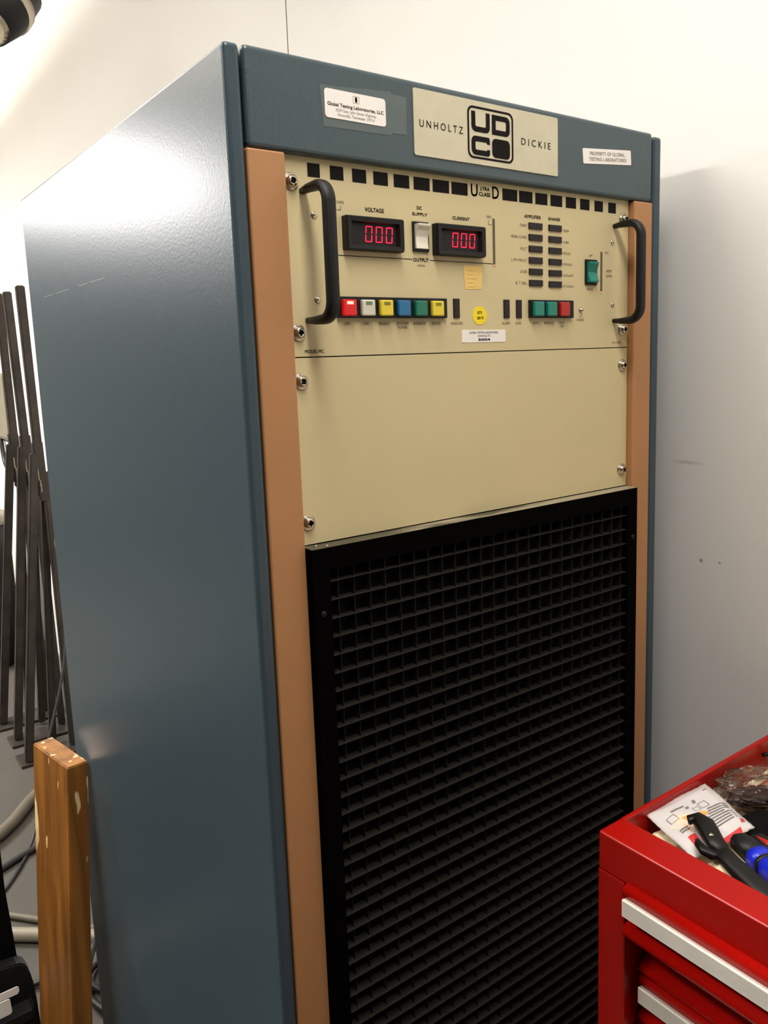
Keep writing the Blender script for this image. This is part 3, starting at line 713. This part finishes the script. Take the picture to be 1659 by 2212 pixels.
def frame_patch(c, w_, h_):
    ux, uy = Vector((1, -.03)).normalized(), Vector((.25, 1)).normalized(); c = Vector(c)
    P = lambda a_, b_: c + ux*a_*w_ + uy*b_*h_
    t_ = .12
    for (a0, a1, b0, b1) in ((-1, 1, 1-t_, 1), (-1, 1, -1, -1+t_), (-1, -1+t_, -1, 1), (1-t_, 1, -1, 1)): patch(bm, [P(a0, b0), P(a1, b0), P(a1, b1), P(a0, b1)], n=3)
frame_patch((.3085, -.2335), .0058, .0042); frame_patch((.2625, -.2305), .0058, .0042); frame_patch((.2960, -.2345), .0045, .0028)
child('grey_print', bm, M['greyprint'], po, label='small grey lettering blocks and outlined symbols')

# black locking tool, head over the packet, handle running to the right
def loft(bm, secs, n=10):
    """secs: (centre, half width, half height, direction angle) flattened rounded sections"""
    rings = []
    for (c, hw, hh) in secs: rings.append((Vector(c), hw, hh))
    R = []
    for i, (c, hw, hh) in enumerate(rings):
        t = (rings[min(i+1, len(rings)-1)][0]-rings[max(i-1, 0)][0]).normalized(); s_ = t.cross(Vector((0, 0, 1))).normalized(); u_ = s_.cross(t).normalized()
        R.append([bm.verts.new(c + s_*hw*math.copysign(abs(math.cos(2*math.pi*k/n))**.7, math.cos(2*math.pi*k/n)) + u_*hh*math.copysign(abs(math.sin(2*math.pi*k/n))**.7, math.sin(2*math.pi*k/n))) for k in range(n)])
    for i in range(len(R)-1):
        for k in range(n): bm.faces.new((R[i][k], R[i][(k+1) % n], R[i+1][(k+1) % n], R[i+1][k]))
    bm.faces.new(R[0]); bm.faces.new(R[-1][::-1])
t = thing('pliers', 'black crimping pliers with hooked jaw resting on the white packet', 'pliers', (.255, -.30, 1.16))
bm = bmesh.new()
loft(bm, [((.2565, -.2530, 1.2060), .0014, .0020), ((.2600, -.2510, 1.2080), .0044, .0036), ((.2650, -.2545, 1.2085), .0078, .0050), ((.2630, -.2640, 1.2080), .0098, .0058), ((.2575, -.2730, 1.2065), .0090, .0060), ((.2510, -.2830, 1.2040), .0086, .0056), ((.2450, -.2950, 1.2010), .0072, .0050)], 14)
child('upper_jaw', bm, M['darkgrip'], t, smooth=True)
bm = bmesh.new()
loft(bm, [((.2420, -.2700, 1.2035), .0018, .0022), ((.2375, -.2745, 1.2040), .0035, .0030), ((.2345, -.2820, 1.2030), .0045, .0035), ((.2370, -.2890, 1.2010), .0050, .0040), ((.2430, -.2950, 1.2000), .0050, .0040)], 12)
child('lower_jaw', bm, M['darkgrip'], t, smooth=True)
bm = bmesh.new(); loft(bm, [((.2480, -.2860, 1.2020), .0080, .0052), ((.2420, -.3050, 1.1990), .0085, .0060), ((.2330, -.3330, 1.1960), .0095, .0070), ((.2270, -.3600, 1.1930), .0100, .0075), ((.2290, -.3950, 1.1890), .0095, .0075), ((.2380, -.4300, 1.1840), .0080, .0070), ((.2420, -.4380, 1.1820), .003, .003)], 14)
child('handle', bm, M['rubber'], t, smooth=True)
bm = bmesh.new(); lathe(bm, [(.0026, 0), (.0026, .002), (.001, .0026)], (.2500, -.2790, 1.2090), axis='z', n=12); child('pivot_rivet', bm, M['chrome'], t)

t = thing('hand_tool', 'blue and black handled tool beside the black pliers in the chest tray', 'hand tool', (.275, -.33, 1.16))
bm = bmesh.new(); loft(bm, [((.2800, -.2870, 1.1980), .0050, .0050), ((.2775, -.2905, 1.1985), .0095, .0075), ((.2740, -.3000, 1.1985), .0105, .0085), ((.2700, -.3110, 1.1975), .0108, .0088)], 14); child('nose', bm, M['rubber'], t, smooth=True)
bm = bmesh.new(); loft(bm, [((.2701, -.3108, 1.1975), .0113, .0093), ((.2665, -.3220, 1.1970), .0118, .0096)], 14); child('blue_grip', bm, M['blue_grip'], t, smooth=True, label='bright blue grip section')
bm = bmesh.new(); loft(bm, [((.2666, -.3218, 1.1970), .0124, .0100), ((.2655, -.3250, 1.1970), .0124, .0100)], 14); child('grip_band', bm, M['rubber'], t, smooth=True)
bm = bmesh.new(); loft(bm, [((.2655, -.3248, 1.1970), .0116, .0094), ((.2600, -.3420, 1.1960), .0120, .0095), ((.2590, -.3700, 1.1950), .0115, .0090), ((.2600, -.3850, 1.1940), .0060, .0050)], 14); child('blue_grip', bm, M['blue_grip'], t, smooth=True)

t = thing('screwdriver', 'black and red handled screwdriver behind the blue handled tool', 'screwdriver', (.31, -.31, 1.16))
bm = bmesh.new(); loft(bm, [((.3130, -.2840, 1.1830), .004, .004), ((.3100, -.2900, 1.1840), .0085, .008), ((.3060, -.3050, 1.1840), .0100, .009), ((.3010, -.3250, 1.1830), .0095, .009), ((.2980, -.3400, 1.1820), .004, .004)], 12); child('handle', bm, M['rubber'], t, smooth=True)
bm = bmesh.new(); loft(bm, [((.3065, -.2925, 1.1905), .0015, .002), ((.3035, -.3030, 1.1915), .0030, .0025), ((.3000, -.3150, 1.1905), .0015, .002)], 10); child('red_inlay', bm, M['cap_red'], t, smooth=True, label='red inlay')
bm = bmesh.new(); tube(bm, [(.2980, -.3390, 1.182), (.2900, -.3900, 1.178), (.2860, -.4150, 1.176)], .0025, n=10); child('shaft', bm, M['chrome'], t, smooth=True)

# clear bag with a dark roll in it
def plastic():
    m = bpy.data.materials.new('crinkled_clear_plastic'); m.use_nodes = True; nt = m.node_tree
    out = nt.nodes['Material Output']; nt.nodes.remove(nt.nodes['Principled BSDF'])
    tr = nt.nodes.new('ShaderNodeBsdfTransparent'); gl = nt.nodes.new('ShaderNodeBsdfGlossy'); gl.inputs['Roughness'].default_value = .08
    df = nt.nodes.new('ShaderNodeBsdfTranslucent'); df.inputs[0].default_value = (.8, .7, .68, 1)
    fr = nt.nodes.new('ShaderNodeFresnel'); fr.inputs[0].default_value = 1.5
    m1 = nt.nodes.new('ShaderNodeMixShader'); m1.inputs[0].default_value = .25; m2 = nt.nodes.new('ShaderNodeMixShader')
    n = nt.nodes.new('ShaderNodeTexNoise'); n.inputs['Scale'].default_value = 110; b = nt.nodes.new('ShaderNodeBump'); b.inputs['Distance'].default_value = .003; b.inputs['Strength'].default_value = .8
    tc = nt.nodes.new('ShaderNodeTexCoord'); nt.links.new(tc.outputs['Object'], n.inputs['Vector']); nt.links.new(n.outputs['Fac'], b.inputs['Height'])
    nt.links.new(b.outputs['Normal'], gl.inputs['Normal']); nt.links.new(b.outputs['Normal'], fr.inputs['Normal'])
    nt.links.new(tr.outputs[0], m1.inputs[1]); nt.links.new(df.outputs[0], m1.inputs[2]); nt.links.new(fr.outputs[0], m2.inputs[0]); nt.links.new(m1.outputs[0], m2.inputs[1]); nt.links.new(gl.outputs[0], m2.inputs[2]); nt.links.new(m2.outputs[0], out.inputs[0])
    return m
M['plastic'] = plastic()
bg = obj('plastic_bag', crumple('b', (.4060, -.2460, 1.1850), (.054, .028, .016), None, seed=4, amp=.32, sub=5, rot=-.60, freq=1.6), M['plastic'], smooth=True)
tag(bg, 'crumpled clear plastic bag behind the white packet in the chest tray', 'plastic bag')
tag(obj('tape_bundle', crumple('t', (.3920, -.2480, 1.1790), (.034, .017, .010), None, seed=11, amp=.25, sub=4, rot=-.6), M['brown'], smooth=True), 'dark brown bundle inside the clear plastic bag', 'bundle')
tag(obj('tape_roll', crumple('t', (.4280, -.2620, 1.1830), (.030, .013, .010), None, seed=15, amp=.15, sub=4, rot=-.7), M['tan'], smooth=True), 'tan roll at the right end of the clear plastic bag', 'tape')
tag(obj('glove', crumple('g', (.3620, -.2860, 1.1740), (.046, .024, .013), None, seed=21, amp=.3, sub=4, rot=-.4, freq=1.5), M['blackm'], smooth=True), 'crumpled black work glove between the clear bag and the tools', 'glove')

tag(obj('cloth_rag', crumple('r', (.2480, -.2990, 1.1840), (.0150, .0170, .0120), None, seed=2, amp=.35, sub=4), M['cream_cloth'], smooth=True), 'cream rag just inside the front rim under the black pliers', 'rag', 'cream rags in the chest tray')
tag(obj('cloth_rag', crumple('r', (.2570, -.2290, 1.1740), (.0230, .0150, .0100), None, seed=5, amp=.3, sub=4), M['cream_cloth'], smooth=True), 'cream rag in the tray corner under the white packet', 'rag', 'cream rags in the chest tray')
tag(obj('cloth_rag', crumple('r', (.2560, -.3480, 1.1720), (.0300, .0220, .0110), None, seed=9, amp=.35, sub=4), M['cream_cloth'], smooth=True), 'cream rag behind the front rim beneath the tool handles', 'rag', 'cream rags in the chest tray')
bm = bmesh.new(); prism(bm, [(.4080, -.2230), (.5400, -.2200), (.5300, -.2900), (.4000, -.2900)], lambda u, v, d: (u, v, d), 1.1780, 1.1790)
ls = obj('label_sheet', bm, M['cream_cloth']); tag(ls, 'pale printed sheet with a red stripe along the far side of the tray', 'paper')
bm = bmesh.new(); prism(bm, [(.4120, -.2330), (.5380, -.2300), (.5370, -.2360), (.4110, -.2395)], lambda u, v, d: (u, v, d), 1.1791, 1.1795); child('red_stripe', bm, M['redprint'], ls, label='red stripe')
bm = bmesh.new(); text(bm, 'RX', 0, .014, 0, .009, 0, fn=lambda u, v: (.430+v*.3+u, -.262+v, 1.1796), bold=.0003); child('printed_lettering', bm, M['print'], ls)
bm = bmesh.new(); tube(bm, [(.4650, -.2080, 1.186), (.4780, -.2170, 1.187), (.4950, -.2260, 1.187)], .0025, n=10)
tag(obj('drill_bit', bm, M['darkgrip'], smooth=True), 'small dark drill bit by the far rim of the chest tray', 'drill bit')
# parts organiser under everything: shallow pile filling the tray
bm = bmesh.new(); box(bm, TX+.036, TD-.014, TB+.008, TY-.008, 1.1532, 1.163, bev=.002); tag(obj('foam_liner', bm, M['cream_cloth']), 'cream foam liner on the floor of the chest tray', 'tray liner')

# ------------------------------------------------------------------ board leaning on the cabinet
bd = bmesh.new()
def board_pt(u, v, s_):     # u along x face (0..1), v along y (0..1), s_ height fraction
    top = Vector((-.0895, .6545, 1.006)); bot = Vector((-.1620, .6545, .0))
    return bot.lerp(top, s_) + Vector((.0335*u, .004*u + .132*v, 0)) + Vector((-.024*v, 0, 0))
rng = [0, .25, .5, .75, .9, 1.0]; secs = []
for s_ in rng:
    secs.append([bd.verts.new(board_pt(u, v, s_)) for u, v in ((0, 0), (1, 0), (1, 1), (0, 1))])
for i in range(len(secs)-1):
    for k in range(4): bd.faces.new((secs[i][k], secs[i][(k+1) % 4], secs[i+1][(k+1) % 4], secs[i+1][k]))
bd.faces.new(secs[0]); bd.faces.new(secs[-1][::-1])
bmesh.ops.bevel(bd, geom=[e for e in bd.edges], offset=.0018, segments=2, affect='EDGES')
board = obj('wooden_board', bd, M['wood']); tag(board, 'worn orange-brown timber board leaning upright against the blue cabinet side', 'board')

# ------------------------------------------------------------------ steel stands behind
def stand(y, xt, zt, xj, zj, ff, rf, lab):
    t = thing('steel_stand', lab, 'stand', (xj, y, 0), 'dark steel stands behind the cabinet')
    def bar(name, a_, b_, hw, m=M['steel']):
        bm = bmesh.new(); a_, b_ = Vector(a_), Vector(b_); d = (b_-a_).normalized(); u_ = Vector((1, 0, 0)); u_ = (u_-d*u_.dot(d)).normalized(); v_ = d.cross(u_)
        vs = [[bm.verts.new(p + u_*hw*i + v_*hw*j) for i, j in ((-1, -1), (1, -1), (1, 1), (-1, 1))] for p in (a_, b_)]
        for k in range(4): bm.faces.new((vs[0][k], vs[0][(k+1) % 4], vs[1][(k+1) % 4], vs[1][k]))
        bm.faces.new(vs[0]); bm.faces.new(vs[1][::-1]); bmesh.ops.bevel(bm, geom=bm.edges[:], offset=hw*.28, segments=2, affect='EDGES')
        return child(name, bm, m, t)
    top = Vector((xt, y, zt)); J = Vector((xj, y, zj)); F = Vector((ff[0], ff[1], .012)); R_ = Vector((rf[0], rf[1], .012))
    bar('upright', J + Vector((.004, 0, -.22)), top, .0165)
    bar('sleeve', J + Vector((.004, 0, -.20)), J + Vector((0, 0, .03)), .0205, M['weld'] if False else M['steel'])
    bar('leg', J + Vector((-.016, -.012, -.02)), F, .0165); bar('leg', J + Vector((.024, 0, -.10)), R_, .0150)
    bar('leg', J + Vector((.020, .04, -.16)), Vector(((F.x*.35+R_.x*.65), (F.y+R_.y)/2+.10, .012)), .0140)
    bm = bmesh.new(); 
    for k in range(3): 
        c = J + Vector((-.018+.006*k, -.024, -.03-.05*k)); tube(bm, [c, c+Vector((.002, 0, -.05))], .004, n=8)
    child('weld_bead', bm, M['weld'], t, label='bright bare weld on the joint')
    child('foot_plate', B(min(F.x, R_.x)-.035, max(F.x, R_.x)+.03, y-.075, y+.05, 0, .012, bev=.002), M['steel'], t)
stand(2.90, .3839, 1.9752, .3870, 1.3200, (.222, 2.86), (.412, 2.90), 'dark steel stand nearest the camera, its upright the tallest of three')
stand(3.12, .3771, 1.9690, .3880, 1.3350, (.230, 3.11), (.425, 3.15), 'middle one of three dark steel stands in a row')
stand(3.34, .3840, 1.9790, .3830, 1.3300, (.210, 3.33), (.410, 3.35), 'leftmost dark steel stand, farthest back of the row of three')

# electrical box on the wall, drum and hook
t = thing('wall_box', 'grey electrical box mounted on the far part of the white wall', 'electrical box', (.58, 4.75, 1.235))
child('body', B(.562, XW, 4.38, 5.10, 1.235, 1.625, bev=.006), M['boxgrey'], t)
child('lid', B(.556, .562, 4.40, 5.08, 1.25, 1.61, bev=.002), M['boxgrey'], t)
bm = bmesh.new(); tube(bm, spline([(.585, 4.50, 1.236), (.585, 4.49, 1.15), (.585, 4.53, 1.07), (.58, 4.62, 1.05), (.58, 4.72, 1.10), (.58, 4.76, 1.236)], 8), .013, n=10)
tag(obj('cable_loop', bm, M['wire'], smooth=True), 'black cable loop hanging below the grey wall box', 'cable')
t = thing('waste_drum', 'black drum with a grey lid standing behind the steel stands', 'drum', (.30, 4.35, 0))
bm = bmesh.new(); lathe(bm, [(.19, 0), (.20, .02), (.20, .78), (.19, .80)], (.29, 4.30, 0), axis='z', n=40); child('body', bm, M['black'], t)
bm = bmesh.new(); lathe(bm, [(.205, .80), (.205, .84), (.19, .855), (.02, .86)], (.29, 4.30, 0), axis='z', n=40); child('lid', bm, M['boxgrey'], t)

# cables and hoses
def cable(name, pts, r, m, lab, cat='cable'):
    bm = bmesh.new(); tube(bm, spline(pts, 10), r, n=10); return tag(obj(name, bm, m, smooth=True), lab, cat)
cable('power_cable', [(.400, 2.80, .95), (.352, 2.60, .55), (.20, 2.42, .20), (.115, 2.25, .03), (.02, 2.08, .006), (-.06, 1.98, .006), (-.2, 1.9, .006)], .0055, M['wire'], 'thin black cable hanging from the steel stands down to the floor')
cable('floor_hose', [(-.35, 2.05, .022), (.014, 2.33, .022), (.164, 2.514, .022), (.32, 2.66, .022), (.46, 2.74, .022)], .022, M['hose'], 'thick grey hose crossing the floor farthest back', 'hose')
cable('floor_cable', [(-.3, 1.98, .011), (-.008, 2.13, .011), (.095, 2.175, .011), (.3, 2.24, .011), (.45, 2.22, .011)], .011, M['wire'], 'black cable lying on the floor in front of the thick hose')
cable('floor_cable', [(-.30, 2.16, .010), (-.036, 1.852, .010), (.018, 1.787, .010), (.20, 1.57, .010), (.40, 1.34, .010)], .010, M['hose'], 'thin grey cable on the floor above the pale pipe')
cable('floor_pipe', [(-.35, 2.01, .020), (-.049, 1.745, .020), (.003, 1.700, .020), (.15, 1.57, .020), (.35, 1.39, .020)], .020, M['boxgrey'], 'pale grey pipe lying on the floor behind the board', 'pipe')
cable('tangled_cable', [(-.20, 1.62, .010), (-.06, 1.52, .012), (.02, 1.50, .02), (.07, 1.40, .012), (.13, 1.42, .02), (.14, 1.52, .05), (.10, 1.46, .09), (.06, 1.38, .06), (.10, 1.33, .03), (.16, 1.36, .012), (.11, 1.48, .012), (.05, 1.38, .03), (.10, 1.26, .012), (.22, 1.22, .012)], .009, M['wire'], 'tangled black cable on the floor behind the foot of the board')

# black machine at the left edge
t = thing('equipment_case', 'black moulded equipment case at the lower left with white cards in its tray', 'equipment case', (-.38, .98, 0))
bm = bmesh.new()
P = [(-.60, 0), (-.60, .90), (-.190, .90), (-.1735, .8300), (-.1728, .7976), (-.1728, .7154), (-.1690, .6379), (-.1655, .5611), (-.164, .40), (-.163, 0)]
prism(bm, P, XZ, .86, 1.12); bmesh.ops.bevel(bm, geom=bm.edges[:], offset=.004, segments=2, affect='EDGES'); child('back_shell', bm, M['blackm'], t)
bm = bmesh.new()
P2 = [(-.60, .0), (-.60, .5830), (-.1993, .5822), (-.1688, .5808), (-.1610, .5765), (-.1560, .5690), (-.1518, .5548), (-.1483, .5339), (-.1457, .4941), (-.1441, .443), (-.1430, .30), (-.142, 0)]
prism(bm, P2, XZ, .83, .859); bmesh.ops.bevel(bm, geom=bm.edges[:], offset=.003, segments=2, affect='EDGES'); child('front_bezel', bm, M['black'], t)
bm = bmesh.new(); prism(bm, [(-.60, .500), (-.1600, .5050), (-.1555, .5150), (-.1555, .4950), (-.1600, .4880), (-.60, .4860)], XZ, .796, .8299); child('tray_lip', bm, M['black'], t)
def card(pts, y, lab):
    bm = bmesh.new(); prism(bm, pts, XZ, y, y+.0016); bmesh.ops.bevel(bm, geom=bm.edges[:], offset=.0004, segments=1, affect='EDGES'); return tag(obj('card', bm, M['paper']), lab, 'card')
card([(-.300, .5535), (-.1785, .5545), (-.1758, .5520), (-.1752, .5446), (-.1785, .5395), (-.300, .5385)], .8080, 'narrow white card lying across the black case tray above the wider card')
card([(-.300, .5400), (-.1960, .5440), (-.1925, .5420), (-.1910, .5175), (-.1935, .5135), (-.300, .5100)], .8000, 'wider white card standing in front of the narrow one in the black case tray')

# clamp lamp in the upper left corner
t = thing('clamp_lamp', 'black hanging lamp head with clear cover at the top left', 'lamp', (.14, 1.8, 2.6))
bm = bmesh.new(); tube(bm, [(.105, 1.62, 2.475), (.150, 1.66, 2.530), (.205, 1.70, 2.60)], [.050, .062, .055], n=24); child('housing', bm, M['black'], t, smooth=True)
bm = bmesh.new(); tube(bm, [(.088, 1.605, 2.452), (.106, 1.62, 2.476)], [.030, .050], n=24); child('nose_ring', bm, M['chrome'], t, smooth=True)
bm = bmesh.new(); tube(bm, [(.155, 1.664, 2.536), (.170, 1.676, 2.556)], .065, n=24); child('clear_collar', bm, M['chrome'], t, smooth=True)
bm = bmesh.new(); tube(bm, [(.20, 1.695, 2.59), (.24, 1.72, 2.66), (.24, 1.72, ZC)], .012, n=10); child('stem', bm, M['black'], t, smooth=True)
